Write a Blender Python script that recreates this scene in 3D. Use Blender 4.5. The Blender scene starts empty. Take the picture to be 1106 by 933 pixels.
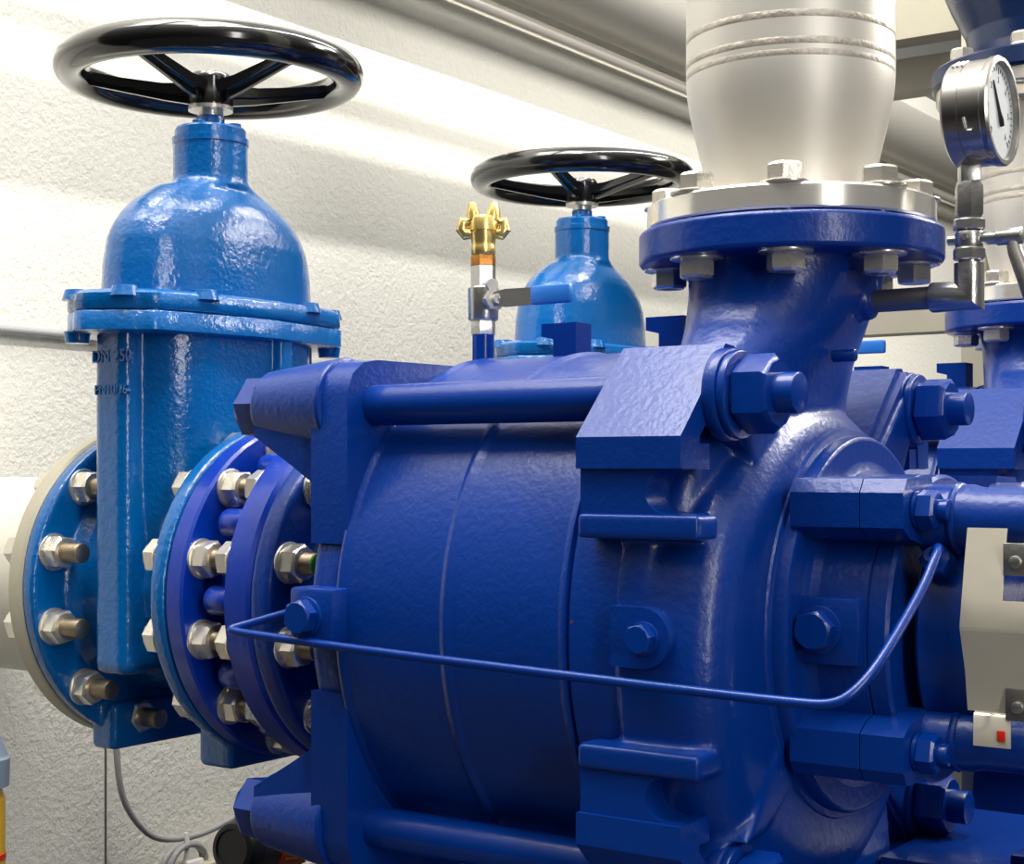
import bpy, bmesh, math, random
from mathutils import Vector, Matrix
PI = math.pi
random.seed(7)
SC = bpy.context.scene
COL = SC.collection

# ------------------------------------------------------------------ materials
def rgb(r, g, b):
    def l(c):
        c /= 255.0
        return c / 12.92 if c <= 0.04045 else ((c + 0.055) / 1.055) ** 2.4
    return (l(r), l(g), l(b), 1.0)

def mat(name, color, rough=0.4, metal=0.0, coat=0.0, bump=0.0, bscale=60.0, bump2=0.0, b2scale=400.0,
        var=0.0, vscale=8.0, ior=1.5, chip=None, rough_var=0.0, stretch=None, spec=0.5):
    m = bpy.data.materials.new(name); m.use_nodes = True
    nt = m.node_tree; N = nt.nodes; L = nt.links
    b = N['Principled BSDF']
    b.inputs['Base Color'].default_value = color
    b.inputs['Roughness'].default_value = rough
    b.inputs['Metallic'].default_value = metal
    b.inputs['Coat Weight'].default_value = coat
    b.inputs['Coat Roughness'].default_value = 0.08
    b.inputs['IOR'].default_value = ior
    b.inputs['Specular IOR Level'].default_value = spec
    geo = N.new('ShaderNodeNewGeometry')
    vec = geo.outputs['Position']
    if stretch:
        mp = N.new('ShaderNodeMapping'); mp.inputs['Scale'].default_value = stretch
        L.new(vec, mp.inputs['Vector']); vec = mp.outputs['Vector']
    def noise(scale, detail=4, rough_=0.55):
        n = N.new('ShaderNodeTexNoise'); n.inputs['Scale'].default_value = scale
        n.inputs['Detail'].default_value = detail; n.inputs['Roughness'].default_value = rough_
        L.new(vec, n.inputs['Vector']); return n
    col = None
    if var > 0:
        n = noise(vscale)
        mx = N.new('ShaderNodeMix'); mx.data_type = 'RGBA'
        mx.inputs[6].default_value = tuple(c * (1 - var) for c in color[:3]) + (1,)
        mx.inputs[7].default_value = tuple(min(1, c * (1 + var)) for c in color[:3]) + (1,)
        L.new(n.outputs['Fac'], mx.inputs[0]); col = mx.outputs[2]
        L.new(col, b.inputs['Base Color'])
    if chip:
        for (p, r, cc) in chip:
            d = N.new('ShaderNodeVectorMath'); d.operation = 'DISTANCE'
            n = noise(90, 3)
            L.new(geo.outputs['Position'], d.inputs[0]); d.inputs[1].default_value = p
            a = N.new('ShaderNodeMath'); a.operation = 'MULTIPLY_ADD'
            L.new(n.outputs['Fac'], a.inputs[0]); a.inputs[1].default_value = r * 2.2; 
            L.new(d.outputs['Value'], a.inputs[2])
            c = N.new('ShaderNodeMath'); c.operation = 'LESS_THAN'
            L.new(a.outputs[0], c.inputs[0]); c.inputs[1].default_value = r * 1.9
            mx = N.new('ShaderNodeMix'); mx.data_type = 'RGBA'
            L.new(c.outputs[0], mx.inputs[0]); mx.inputs[7].default_value = cc
            if col: L.new(col, mx.inputs[6])
            else: mx.inputs[6].default_value = color
            col = mx.outputs[2]; L.new(col, b.inputs['Base Color'])
    if rough_var > 0:
        n = noise(14)
        mr = N.new('ShaderNodeMapRange'); mr.inputs['To Min'].default_value = max(0.02, rough - rough_var)
        mr.inputs['To Max'].default_value = rough + rough_var
        L.new(n.outputs['Fac'], mr.inputs['Value']); L.new(mr.outputs['Result'], b.inputs['Roughness'])
    nrm = None
    for (s, sc_) in ((bump, bscale), (bump2, b2scale)):
        if s > 0:
            n = noise(sc_, 3)
            bp = N.new('ShaderNodeBump'); bp.inputs['Strength'].default_value = s
            bp.inputs['Distance'].default_value = 0.004
            L.new(n.outputs['Fac'], bp.inputs['Height'])
            if nrm: L.new(nrm, bp.inputs['Normal'])
            nrm = bp.outputs['Normal']
    if nrm:
        L.new(nrm, b.inputs['Normal']); 
        if coat: L.new(nrm, b.inputs['Coat Normal'])
    return m

RUST = rgb(96, 62, 34)
M = {}
M['pump'] = mat('pump_blue_paint', rgb(0, 50, 134), 0.32, coat=0.12, spec=0.38, bump=0.15, bscale=130, bump2=0.03, b2scale=30, var=0.10, vscale=6,
                chip=[((0.694, -0.289, -0.010), 0.0032, RUST), ((0.789, -0.156, -0.015), 0.0035, RUST), ((0.607, -0.272, 0.014), 0.0025, RUST)])
M['pumps'] = mat('pump_blue_smooth', rgb(0, 50, 134), 0.25, coat=0.12, spec=0.38, bump=0.06, bscale=110, var=0.06)
M['bright'] = mat('spool_blue_paint', rgb(0, 50, 160), 0.28, coat=0.25, bump=0.08, bscale=90)
M['valve'] = mat('valve_blue_paint', rgb(0, 95, 167), 0.20, coat=0.4, bump=0.26, bscale=140, bump2=0.06, b2scale=40, var=0.05,
                 chip=[((-0.166, -0.085, 0.474), 0.012, rgb(150, 125, 90))])
M['navy'] = mat('navy_blue_paint', rgb(3, 32, 72), 0.3, coat=0.2, bump=0.08, bscale=90)
M['black'] = mat('black_lacquer', (0.008, 0.008, 0.008, 1), 0.16, coat=0.6)
M['rubber'] = mat('black_plastic', (0.012, 0.012, 0.012, 1), 0.4)
M['steel'] = mat('bolt_steel', rgb(230, 224, 212), 0.28, metal=0.78, bump=0.05, bscale=220, rough_var=0.08)
M['stud'] = mat('stud_steel', rgb(176, 160, 136), 0.38, metal=1.0, bump=0.1, bscale=300)
M['machined'] = mat('machined_flange_steel', rgb(242, 237, 226), 0.17, metal=0.68, bump=0.04, bscale=60, stretch=(1, 1, 12))
M['riser'] = mat('pickled_stainless', rgb(212, 207, 197), 0.46, metal=0.4, bump=0.05, bscale=40, var=0.07, vscale=9, rough_var=0.1)
M['weld'] = mat('weld_bead', rgb(186, 178, 166), 0.5, metal=0.45, bump=0.4, bscale=120, var=0.22, vscale=30)
M['dullsteel'] = mat('dull_steel', rgb(150, 146, 140), 0.42, metal=0.9, bump=0.05, bscale=80)
M['greypipe'] = mat('grey_pipe_steel', rgb(176, 172, 164), 0.45, metal=0.5, bump=0.03, bscale=60)
M['greysteel'] = mat('grey_brushed_steel', rgb(176, 172, 166), 0.28, metal=1.0, bump=0.03, bscale=60, stretch=(12, 1, 1))
M['polish'] = mat('polished_sheet', rgb(240, 232, 212), 0.08, metal=0.55, bump=0.7, bscale=8)
M['brass'] = mat('brass', rgb(248, 218, 134), 0.28, metal=0.85, bump=0.06, bscale=120)
M['bronze'] = mat('bronze_thread', rgb(176, 120, 62), 0.35, metal=1.0, bump=0.2, bscale=200)
M['nickel'] = mat('nickel_casting', rgb(205, 203, 198), 0.3, metal=0.95, bump=0.1, bscale=200)
M['lever'] = mat('blue_sleeve', rgb(36, 112, 196), 0.35, coat=0.2)
M['white'] = mat('white_lacquer', rgb(226, 222, 208), 0.4, coat=0.2, bump=0.03, bscale=60)
M['beige'] = mat('galvanised_steel', rgb(186, 180, 160), 0.5, metal=0.2, var=0.08, vscale=14, bump=0.05)
M['wall'] = mat('wall_plaster', rgb(222, 220, 210), 0.85, bump=0.7, bscale=110, bump2=0.35, b2scale=45, var=0.05, vscale=90)
M['floor'] = mat('floor_concrete', rgb(40, 39, 37), 0.8, var=0.1)
M['cable'] = mat('grey_cable', rgb(150, 150, 150), 0.5)
M['tie'] = mat('white_nylon', rgb(235, 232, 225), 0.5)
M['orange'] = mat('orange_plastic', rgb(224, 108, 34), 0.4)
M['red'] = mat('red_plastic', rgb(206, 40, 24), 0.4)
M['green'] = mat('green_paint', rgb(30, 120, 30), 0.4)
M['dial'] = mat('dial_white', rgb(228, 232, 232), 0.5)
M['ink'] = mat('dial_ink', rgb(24, 26, 34), 0.5)
M['amber'] = mat('amber_liquid', rgb(214, 168, 48), 0.25)
M['cap'] = mat('grey_blue_plastic', rgb(126, 140, 156), 0.45)
M['gasket'] = mat('gasket_black', (0.01, 0.01, 0.012, 1), 0.7)
M['recess_shade'] = mat('shaded_recess_blue', rgb(6, 14, 60), 0.5)  # dark blue with the recess's shade put into the colour
g = bpy.data.materials.new('gauge_glass'); g.use_nodes = True
gn = g.node_tree.nodes; gl = g.node_tree.links; gn.remove(gn['Principled BSDF'])
g1 = gn.new('ShaderNodeBsdfTransparent'); g2 = gn.new('ShaderNodeBsdfGlossy'); g2.inputs['Roughness'].default_value = .02
g3 = gn.new('ShaderNodeMixShader'); g3.inputs[0].default_value = .06
gl.new(g1.outputs[0], g3.inputs[1]); gl.new(g2.outputs[0], g3.inputs[2])
gl.new(g3.outputs[0], gn['Material Output'].inputs['Surface'])
M['glass'] = g

# ------------------------------------------------------------------ mesh helpers
def frame(axis):
    a = Vector(axis).normalized()
    t = Vector((0, 0, 1)) if abs(a.z) < 0.9 else Vector((1, 0, 0))
    u = t.cross(a).normalized(); v = a.cross(u)
    return a, u, v

class MB:
    def __init__(s): s.bm = bmesh.new()
    def _rings(s, rings, closed=True, cap0=True, cap1=True):
        bm = s.bm; R = [[bm.verts.new(p) for p in r] for r in rings]; n = len(R[0])
        for a, b in zip(R, R[1:]):
            for i in range(n if closed else n - 1):
                j = (i + 1) % n
                try: bm.faces.new((a[i], a[j], b[j], b[i]))
                except ValueError: pass
        if cap0: bm.faces.new(list(reversed(R[0])))
        if cap1: bm.faces.new(R[-1])
        return R
    def lathe(s, prof, o=(0, 0, 0), axis=(1, 0, 0), n=64, cap0=True, cap1=True):
        a, u, v = frame(axis); o = Vector(o)
        rings = []
        q = [prof[0]]
        for (d0, r0), (d1, r1) in zip(prof, prof[1:]):      # support rings beside the bends keep the shading flat in between
            L = math.hypot(d1 - d0, r1 - r0)
            if L > .012 and min(r0, r1) > .02:
                t = .0012 / L
                q += [(d0 + (d1 - d0) * t, r0 + (r1 - r0) * t), (d1 - (d1 - d0) * t, r1 - (r1 - r0) * t)]
            q.append((d1, r1))
        prof = q
        for (d, r) in prof:
            r = max(r, 1e-4)
            rings.append([o + a * d + (u * math.cos(2*PI*i/n) + v * math.sin(2*PI*i/n)) * r for i in range(n)])
        s._rings(rings, True, cap0, cap1); return s
    def cyl(s, p0, p1, r0, r1=None, n=32, bev=0.0):
        p0 = Vector(p0); p1 = Vector(p1); L = (p1 - p0).length
        r1 = r0 if r1 is None else r1
        if bev > 0:
            prof = [(0, r0 - bev), (bev * 0.3, r0 - bev * 0.3), (bev, r0), (L - bev, r1), (L - bev * 0.3, r1 - bev * 0.3), (L, r1 - bev)]
        else: prof = [(0, r0), (L, r1)]
        return s.lathe(prof, p0, p1 - p0, n)
    def box(s, lo, hi, bev=0.0, rotz=0.0):
        lo = Vector(lo); hi = Vector(hi); c = (lo + hi) / 2; h = (hi - lo) / 2
        r = bmesh.ops.create_cube(s.bm, size=2.0)
        vs = r['verts']
        Rm = Matrix.Rotation(rotz, 3, 'Z')
        for v in vs: v.co = c + Rm @ Vector((v.co.x * h.x, v.co.y * h.y, v.co.z * h.z))
        if bev > 0:
            es = list({e for v in vs for e in v.link_edges})
            bmesh.ops.bevel(s.bm, geom=es, offset=bev, segments=2, affect='EDGES', profile=0.5)
        return s
    def prism(s, poly, plane, a, b, bev=0.0, org=(0, 0, 0)):
        def P(q, w):
            x, y = q
            t = {'yz': (w, x, y), 'xz': (x, w, y), 'xy': (x, y, w)}[plane]
            return Vector(org) + Vector(t)
        v0 = [s.bm.verts.new(P(q, a)) for q in poly]; v1 = [s.bm.verts.new(P(q, b)) for q in poly]
        n = len(poly); fs = []
        fs.append(s.bm.faces.new(v0)); fs.append(s.bm.faces.new(list(reversed(v1))))
        for i in range(n):
            j = (i + 1) % n; fs.append(s.bm.faces.new((v0[j], v0[i], v1[i], v1[j])))
        if bev > 0:
            es = [e for e in {e for f in fs for e in f.edges} if e.calc_face_angle(0) > 0.5]
            bmesh.ops.bevel(s.bm, geom=es, offset=bev, segments=2, affect='EDGES', profile=0.5, clamp_overlap=True)
        return s
    def torus(s, c, axis, R, r, n=64, m=16, sx=1.0):
        a, u, v = frame(axis); c = Vector(c); rings = []
        for i in range(n):
            t = 2 * PI * i / n; d = u * math.cos(t) + v * math.sin(t)
            rings.append([c + d * (R + r * math.cos(2*PI*k/m)) + a * (r * sx * math.sin(2*PI*k/m)) for k in range(m)])
        bm = s.bm; V = [[bm.verts.new(p) for p in q] for q in rings]
        for i in range(n):
            for k in range(m):
                bm.faces.new((V[i][k], V[(i+1) % n][k], V[(i+1) % n][(k+1) % m], V[i][(k+1) % m]))
        return s
    def tube(s, pts, r, n=14, smooth=0):
        pts = [Vector(p) for p in pts]
        for _ in range(smooth):
            q = [pts[0]]
            for a, b in zip(pts, pts[1:]): q += [a.lerp(b, 0.25), a.lerp(b, 0.75)]
            q.append(pts[-1]); pts = q
        rings = []; up = None
        for i, p in enumerate(pts):
            d = (pts[min(i+1, len(pts)-1)] - pts[max(i-1, 0)]).normalized()
            if up is None: _, up, _v = frame(d)
            up = (up - d * up.dot(d)).normalized(); w = d.cross(up)
            rr = r[i] if isinstance(r, (list, tuple)) else r
            rings.append([p + (up * math.cos(2*PI*k/n) + w * math.sin(2*PI*k/n)) * rr for k in range(n)])
        s._rings(rings); return s
    def loft(s, rings): s._rings(rings); return s
    def hexn(s, p0, axis, t, af, rot=0.0, ch=True):
        a, u, v = frame(axis); p0 = Vector(p0); R = af / math.sqrt(3); rings = []
        def ring(d, f):
            out = []
            for i in range(12):
                t_ = rot + 2 * PI * i / 12
                rad = (R if i % 2 == 0 else af / 2)
                if f is not None: rad = f
                out.append(p0 + a * d + (u * math.cos(t_) + v * math.sin(t_)) * rad)
            return out
        if ch: rings = [ring(0, af * .485), ring(t * .12, None), ring(t * .86, None), ring(t, af * .48)]
        else: rings = [ring(0, None), ring(t, None)]
        s._rings(rings); return s
    def build(s, name, m, parent=None, sharp=35, label=None):
        bm = s.bm
        bmesh.ops.recalc_face_normals(bm, faces=bm.faces)
        for f in bm.faces: f.smooth = True
        for e in bm.edges:
            if len(e.link_faces) == 2 and e.calc_face_angle(0) > math.radians(sharp): e.smooth = False
        me = bpy.data.meshes.new(name); bm.to_mesh(me); bm.free()
        me.materials.append(M[m] if isinstance(m, str) else m)
        o = bpy.data.objects.new(name, me); COL.objects.link(o)
        if parent is not None: adopt(o, parent)
        if label: o['label'] = label
        return o

def adopt(o, parent):
    o.parent = parent
    o.matrix_parent_inverse = Matrix.Translation(-Vector(parent.location)) if parent.type == 'EMPTY' else Matrix.Identity(4)

def empty(name, loc): 
    o = bpy.data.objects.new(name, None); COL.objects.link(o); o.location = loc; o.empty_display_size = 0.05
    return o
def tag(o, label, cat, group=None):
    o['label'] = label; o['category'] = cat
    if group: o['group'] = group
    return o
def thing(name, loc, label, cat, group=None): return tag(empty(name, loc), label, cat, group)
def structure(o): o['kind'] = 'structure'; return o

def fuse(o, voxel, smooth=4, fac=0.5):
    """melt the intersecting castings of one mesh into one skin with small fillets"""
    r = o.modifiers.new('r', 'REMESH'); r.mode = 'VOXEL'; r.voxel_size = voxel; r.use_smooth_shade = True
    if smooth:
        k = o.modifiers.new('s', 'SMOOTH'); k.factor = fac; k.iterations = smooth
    dg = bpy.context.evaluated_depsgraph_get(); dg.update()
    me = bpy.data.meshes.new_from_object(o.evaluated_get(dg))
    mats = [m for m in o.data.materials]
    o.modifiers.clear(); o.data = me
    if not me.materials:
        for m in mats: me.materials.append(m)
    for p in me.polygons: p.use_smooth = True
    return o

def join_in(o, other):
    """add the crisp machined pieces of the same casting to its mesh"""
    bm = bmesh.new(); bm.from_mesh(o.data); bm.from_mesh(other.data); bm.to_mesh(o.data); bm.free()
    bpy.data.objects.remove(other); return o

def copy_part(o, parent):
    inv = o.matrix_parent_inverse.copy(); bas = o.matrix_basis.copy()
    c = o.copy(); COL.objects.link(c); c.parent = parent
    c.matrix_parent_inverse = inv; c.matrix_basis = bas
    for ch in o.children: copy_part(ch, c)
    return c
def copy_thing(root, off, label, group=None):
    r = root.copy(); COL.objects.link(r); r.location = Vector(root.location) + Vector(off)
    r['label'] = label
    if group: r['group'] = group
    for ch in root.children: copy_part(ch, r)
    return r

# shared hardware meshes (axis +x, at the origin)
_cache = {}
def hw(key, make):
    if key not in _cache:
        o = make(); me = o.data; bpy.data.objects.remove(o); _cache[key] = me
    return _cache[key]
def put(name, me, parent, mtx):
    o = bpy.data.objects.new(name, me); COL.objects.link(o)
    o.parent = parent
    if parent.type == 'EMPTY': o.matrix_parent_inverse = Matrix.Translation(-Vector(parent.location))
    o.matrix_basis = mtx
    return o
def axis_mtx(p, axis, rot=0.0):
    a, u, v = frame(axis)
    m = Matrix((a, u, v)).transposed().to_4x4()
    return Matrix.Translation(Vector(p)) @ m @ Matrix.Rotation(rot, 4, 'X')

def bolt(parent, p, axis, L, d, nuts=(0, 1), ext=(0.02, 0.012), name='flange_bolt', tip=None, nutmat='steel', rot=None, wr=1.0):
    """a stud through a flange joint of thickness L starting at p; washers and hex nuts at the chosen ends"""
    af = d * 1.52; t = d * 0.85; w = d * 0.15
    e0 = ext[0] if 0 in nuts else 0.0; e1 = ext[1] if 1 in nuts else 0.0
    a0 = -(t + w) - e0 if 0 in nuts else 0.0; a1 = L + (t + w) + e1 if 1 in nuts else L
    me = hw(('stud', round(d, 4), round(a0, 4), round(a1, 4)),
            lambda: MB().cyl((a0, 0, 0), (a1, 0, 0), d * .5, bev=d * .07, n=20).build('stud', 'stud'))
    ob = put(name, me, parent, axis_mtx(p, axis))
    nm = hw(('nut', round(d, 4), nutmat), lambda: MB().hexn((0, 0, 0), (1, 0, 0), t, af).build('nut', nutmat))
    wm = hw(('washer', round(d, 4), nutmat, wr), lambda: MB().cyl((0, 0, 0), (w, 0, 0), d * 0.95 * wr, bev=w * .25, n=28).build('washer', nutmat))
    r = random.uniform(0, PI / 3) if rot is None else rot
    for k in nuts:
        if k == 1:
            put('washer', wm, ob, Matrix.Translation((L, 0, 0)))
            put('hex_nut', nm, ob, Matrix.Translation((L + w, 0, 0)) @ Matrix.Rotation(r, 4, 'X'))
        else:
            F = Matrix.Rotation(PI, 4, 'Z')
            put('washer', wm, ob, F)
            put('hex_nut', nm, ob, Matrix.Translation((-w, 0, 0)) @ F @ Matrix.Rotation(r, 4, 'X'))
    if tip:
        MBt = MB().cyl((a1 - 0.001, 0, 0), (a1 + 0.003, 0, 0), d * .5, bev=.001, n=20)
        tp = MBt.build('tip_cap', tip); tp.parent = ob; tp['label'] = 'green painted stud tip'
    return ob

def circ(n, a0=0.0): return [a0 + 2 * PI * i / n for i in range(n)]
def sellipse(c, ax, ay, e, n=64):
    out = []
    for i in range(n):
        t = 2 * PI * i / n; ct, st = math.cos(t), math.sin(t)
        out.append(Vector((c[0] + ax * math.copysign(abs(ct) ** (2 / e), ct), c[1] + ay * math.copysign(abs(st) ** (2 / e), st), c[2])))
    return out
def disc(x0, x1, R, bev=0.003, r_in=0.0):
    return [(x0, max(r_in, .001)), (x0, R - bev), (x0 + bev, R), (x1 - bev, R), (x1, R - bev), (x1, max(r_in, .001))]

FLOOR = -0.80
DY = 0.893            # distance between the two pump sets

# ------------------------------------------------------------------ the near pump
def make_pump():
    P = thing('vacuum_pump', (0.45, 0, FLOOR), 'nearest big royal-blue ring-section pump, its whole barrel filling the middle', 'pump', 'blue pumps in a row')
    # --- suction casing: flange, neck, end plate with four ears and rod bosses
    m = MB()
    m.lathe([(0.145, .05), (0.145, .199), (0.149, .2025), (0.171, .2025), (0.175, .199), (0.175, .15), (0.20, .138), (0.225, .14), (0.25, .165), (0.272, .215),
             (0.286, .256), (0.292, .262), (0.325, .264), (0.332, .262), (0.34, .25), (0.34, .02)], n=96)
    e = MB()
    for sy in (-1, 1):
        for sz in (-1, 1):
            poly = [(-.257, .074), (-.257, .222), (-.249, .243), (-.232, .255), (-.21, .2585), (-.045, .2595), (-.03, .16), (-.10, .074)]
            poly = [(y * -sy, z * sz) for y, z in poly]
            e.prism(poly, 'yz', .286, .334, bev=.0035)
            e.cyl((.196, sy * .2137, sz * .2124), (.300, sy * .2137, sz * .2124), .0395, .0500, n=48, bev=.003)
            e.prism([(x, z * sz) for x, z in [(.198, -.030), (.25, -.060), (.292, -.086), (.292, .02), (.198, .02)]], 'xz', sy * .2137 - .0345, sy * .2137 + .0345, bev=.004, org=(0, 0, sz * .2124))
    for a in (PI * .25, PI * .75, PI, 0):
        pass
    sc = m.build('suction_casing', 'pump', P); fuse(sc, .0034, 3); join_in(sc, e.build('e', 'pump'))
    # --- stage barrel
    m = MB()
    m.lathe([(.328, .02), (.328, .268), (.331, .2715), (.336, .272), (.340, .2695), (.344, .2695), (.459, .2705), (.4625, .2725), (.4665, .2735), (.4705, .2725), (.474, .2705),
             (.592, .2715), (.596, .2735), (.599, .2735), (.6005, .2675), (.6035, .2675), (.605, .2735), (.609, .2735), (.612, .2725), (.66, .2725), (.66, .02)], n=160)
    st = m.build('stage_barrel', 'pump', P, sharp=60)
    # hose boss with bolt on the end plate
    m = MB(); m.box((.288, -.291, -.022), (.344, -.235, .032), .004)
    m.box((.336, -.2885, -.021), (.343, -.24, .030), .003)
    pd = m.build('bolt_pad', 'pump', P)
    b = MB(); b.cyl((.312, -.290, .004), (.312, -.294, .004), .0195, bev=.001); b.hexn((.312, -.294, .004), (0, -1, 0), .014, .031, .3); b.build('plug_bolt', 'pumps', pd)
    # lifting lugs on the crown of the barrel
    for x0, x1 in ((.372, .418), (.507, .553)):
        m = MB()
        m.prism([(x0, .311), (x1, .311), (x1, .255), (x0 + .016, .255), (x0 + .016, .293), (x0, .297)], 'xz', .03, .062, bev=.0025)
        m.build('lifting_lug', 'pumps', P)
    # --- discharge casing with neck, volute bulge, four ears and forked lugs
    m = MB()
    m.lathe([(.645, .02), (.645, .268), (.650, .2725), (.66, .274), (.674, .274), (.680, .271), (.684, .262), (.686, .02)], n=128)
    m.lathe([(.655, .02), (.655, .2440), (.70, .2460), (.715, .2455), (.727, .2415), (.738, .2330), (.745, .2225), (.7495, .2095), (.7515, .192), (.7515, .02)], (0, -.031, -.026), n=128)
    rings = []
    for z, cx, cy, ax, ay in ((.10, .688, -.070, .046, .180), (.17, .688, -.064, .048, .165), (.215, .686, -.054, .055, .150), (.25, .684, -.040, .066, .134), (.285, .684, -.020, .078, .116), (.32, .685, -.006, .088, .105), (.345, .686, 0, .095, .102), (.356, .686, 0, .100, .105)):
        rings.append(sellipse((cx, cy, z), ax, ay, 2.1, 72))
    m.loft(rings)
    m.lathe([(0, .018), (.030, .018)], (.748, 0, .309), (1, 0, 0), 24)
    e = MB()
    e.lathe([(0, .05), (0, .1455), (.001, .1475), (.0035, .149), (.0295, .149), (.032, .1475), (.033, .1455), (.033, .05)], (.6888, 0, .349), (0, 0, 1), n=96)
    for sy in (-1, 1):
        for sz in (-1, 1):
            X0, X1 = .622, .7247
            poly = [(-.289, .1758), (-.289, .1486), (-.258, .1486), (-.2555, .176), (-.246, .185), (-.206, .185), (-.168, .135), (-.12, .10), (-.085, .155),
                    (-.192, .2565), (-.2085, .2575)]
            poly = [(y * -sy, z * sz) for y, z in poly]
            e.prism(poly, 'yz', X0, X1, bev=.0035)
            cy, cz = sy * .2137, sz * .2124
            e.cyl((X1 - .001, cy, cz), (.737, cy, cz), .0405, n=48, bev=.003)
            if sz < 0:      # heavy web under the casing
                m.prism([(y * -sy, z) for y, z in [(-.150, -.088), (-.226, -.172), (-.19, -.168), (-.11, -.12)]], 'yz', .66, .754)
                m.prism([(y * -sy, z) for y, z in [(-.150, -.088), (-.250, -.195), (-.20, -.22), (-.10, -.12)]], 'yz', .64, .736)
            e.prism([(y * -sy, z * sz) for y, z in [(-.208, .2500), (-.198, .2530), (-.095, .160), (-.13, .125), (-.21, .178)]], 'yz', .665, .7345, bev=.002)
            # web from the ear to the casing face
            m.prism([(y * -sy, z * sz) for y, z in [(-.205, .19), (-.17, .135), (-.12, .10), (-.09, .15), (-.19, .235)]], 'yz', .70, .740)
            # fork: slotted plate with two raised bands
            def zz(v): return v * sz
            yf = sy * .289
            slot = [(.6232, .089), (.7232, .089), (.7232, .1105), (.705, .1105), (.698, .1125), (.6915, .1175), (.6885, .124), (.6878, .1295), (.6885, .135), (.6915, .1410),
                    (.698, .1458), (.705, .1478), (.7232, .1478), (.7232, .170), (.6232, .170)]
            e.prism([(x, zz(z)) for x, z in slot], 'xz', sy * .2835, sy * .235, bev=.0012)
            m.prism([(x, zz(z)) for x, z in [(.622, .0885), (.741, .0885), (.741, .1100), (.622, .1100)]], 'xz', yf, sy * .250, bev=.002)
    dc = m.build('discharge_casing', 'pump', P); fuse(dc, .0028, 12); join_in(dc, e.build('e', 'pump'))
    # oval bosses with bolts on the bulge
    for (x, z) in ((.688, .0055),):
        m = MB()
        pts = [(.655, -.020)] + [(.686 + .026 * math.sin(t), .0055 + .026 * -math.cos(t)) for t in [PI * k / 10 for k in range(11)]] + [(.655, .0315)]
        m.prism(pts, 'xz', -.2855, -.25, bev=.0022)
        pd = m.build('bolt_pad', 'pump', P)
        b = MB(); b.cyl((x, -.285, z), (x, -.288, z), .0145, bev=.001); b.hexn((x, -.288, z), (0, -1, 0), .011, .0235, .2); b.build('plug_bolt', 'pumps', pd)
    # small stub and cast fillet line on the neck
    MB().cyl((.756, -.05, .2545), (.779, -.05, .2545), .006, bev=.0015).build('drain_stub', 'pumps', P)
    # --- tie rods with nuts
    for sy in (-1, 1):
        for sz in (-1, 1):
            y, z = sy * .2137, sz * .2124
            r = MB(); r.cyl((.20, y, z), (.745, y, z), .0207, n=40); r.cyl((.74, y, z), (.7975, y, z), .0178, bev=.0018, n=40)
            rod = r.build('tie_rod', 'pumps', P)
            MB().cyl((.737, y, z), (.7445, y, z), .0385, bev=.002, n=40).build('washer', 'pumps', rod)
            MB().hexn((.7445, y, z), (1, 0, 0), .034, .0595, PI / 6 if sy < 0 and sz > 0 else .25).build('hex_nut', 'pumps', rod)
            MB().hexn((.196, y, z), (-1, 0, 0), .033, .060, .12).build('hex_nut', 'pumps', rod)
            MB().cyl((.163, y, z), (.157, y, z), .0185, bev=.0015).build('rod_end', 'pumps', rod)
    # --- end cover with lugs and screws
    m = MB(); e = MB()
    m.lathe([(.745, .02), (.745, .188), (.750, .1885), (.7535, .186), (.755, .1805), (.764, .1805), (.767, .179), (.7685, .176), (.7695, .155), (.773, .147), (.78, .1435), (.8255, .143), (.8265, .141), (.8275, .141), (.8285, .143), (.8435, .143), (.8465, .140), (.8465, .02)], n=128)
    for sz in (-1, 1):
        for sy in (-1, 1):
            pl = [(-.158, .098), (-.158, .128), (-.149, .1400), (-.09, .1415), (-.07, .09), (-.10, .08), (-.142, .0885)]
            pl = [(y * -sy, z * sz + (.019 if sz < 0 else 0)) for y, z in pl]
            e.prism(pl, 'yz', .762, .8265, bev=.003); e.prism(pl, 'yz', .8275, .866, bev=.003)
    e.box((.7635, -.1525, -.023), (.8235, -.1, .036), .0025)
    cv = m.build('end_cover', 'pump', P); join_in(cv, e.build('e', 'pump'))
    for sz in (-1, 1):
        for sy in (-1, 1):
            zc = sz * .113 + (.018 if sz < 0 else 0); b = MB(); b.cyl((.867, sy * .128, zc), (.870, sy * .128, zc), .0165); b.hexn((.869, sy * .128, zc), (1, 0, 0), .017, .031, .25)
            c = b.build('cover_nut', 'pumps', P)
            MB().cyl((.885, sy * .128, zc), (.8955, sy * .128, zc), .0095, bev=.001, n=20).build('stud_end', 'pumps', c)
    b = MB(); b.cyl((.787, -.152, .0075), (.787, -.156, .0075), .0215, bev=.001); b.hexn((.787, -.156, .0075), (0, -1, 0), .014, .032, .25)
    b.build('plug_bolt', 'pumps', P)
    # --- bearing lantern: inner seal housing, ring, arms, foot
    MB().lathe([(.84, .02), (.84, .085), (.868, .085), (.868, .02)], n=72).build('seal_housing', 'recess_shade', P)
    br = MB().lathe([(.860, .02), (.860, .115), (.864, .120), (.925, .120), (.929, .116), (.929, .02)], n=96).build('bearing_ring', 'pumps', P)
    b = MB(); b.cyl((.880, -.096, .060), (.880, -.112, .068), .014, n=20); b.hexn((.880, -.106, .064), (.0, -.85, .45), .017, .026); b.cyl((.880, -.118, .070), (.880, -.131, .0755), .0065, n=16); b.build('tube_fitting', 'pumps', br)
    sg = MB()
    for k in range(14):
        a = PI * (1.02 + .03 * k); sg.cyl((.872, .100 * math.cos(a), .100 * math.sin(a)), (.875, .100 * math.cos(a), .100 * math.sin(a)), .0022, n=8)
    sg.build('seal_spring', 'nickel', P)
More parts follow.
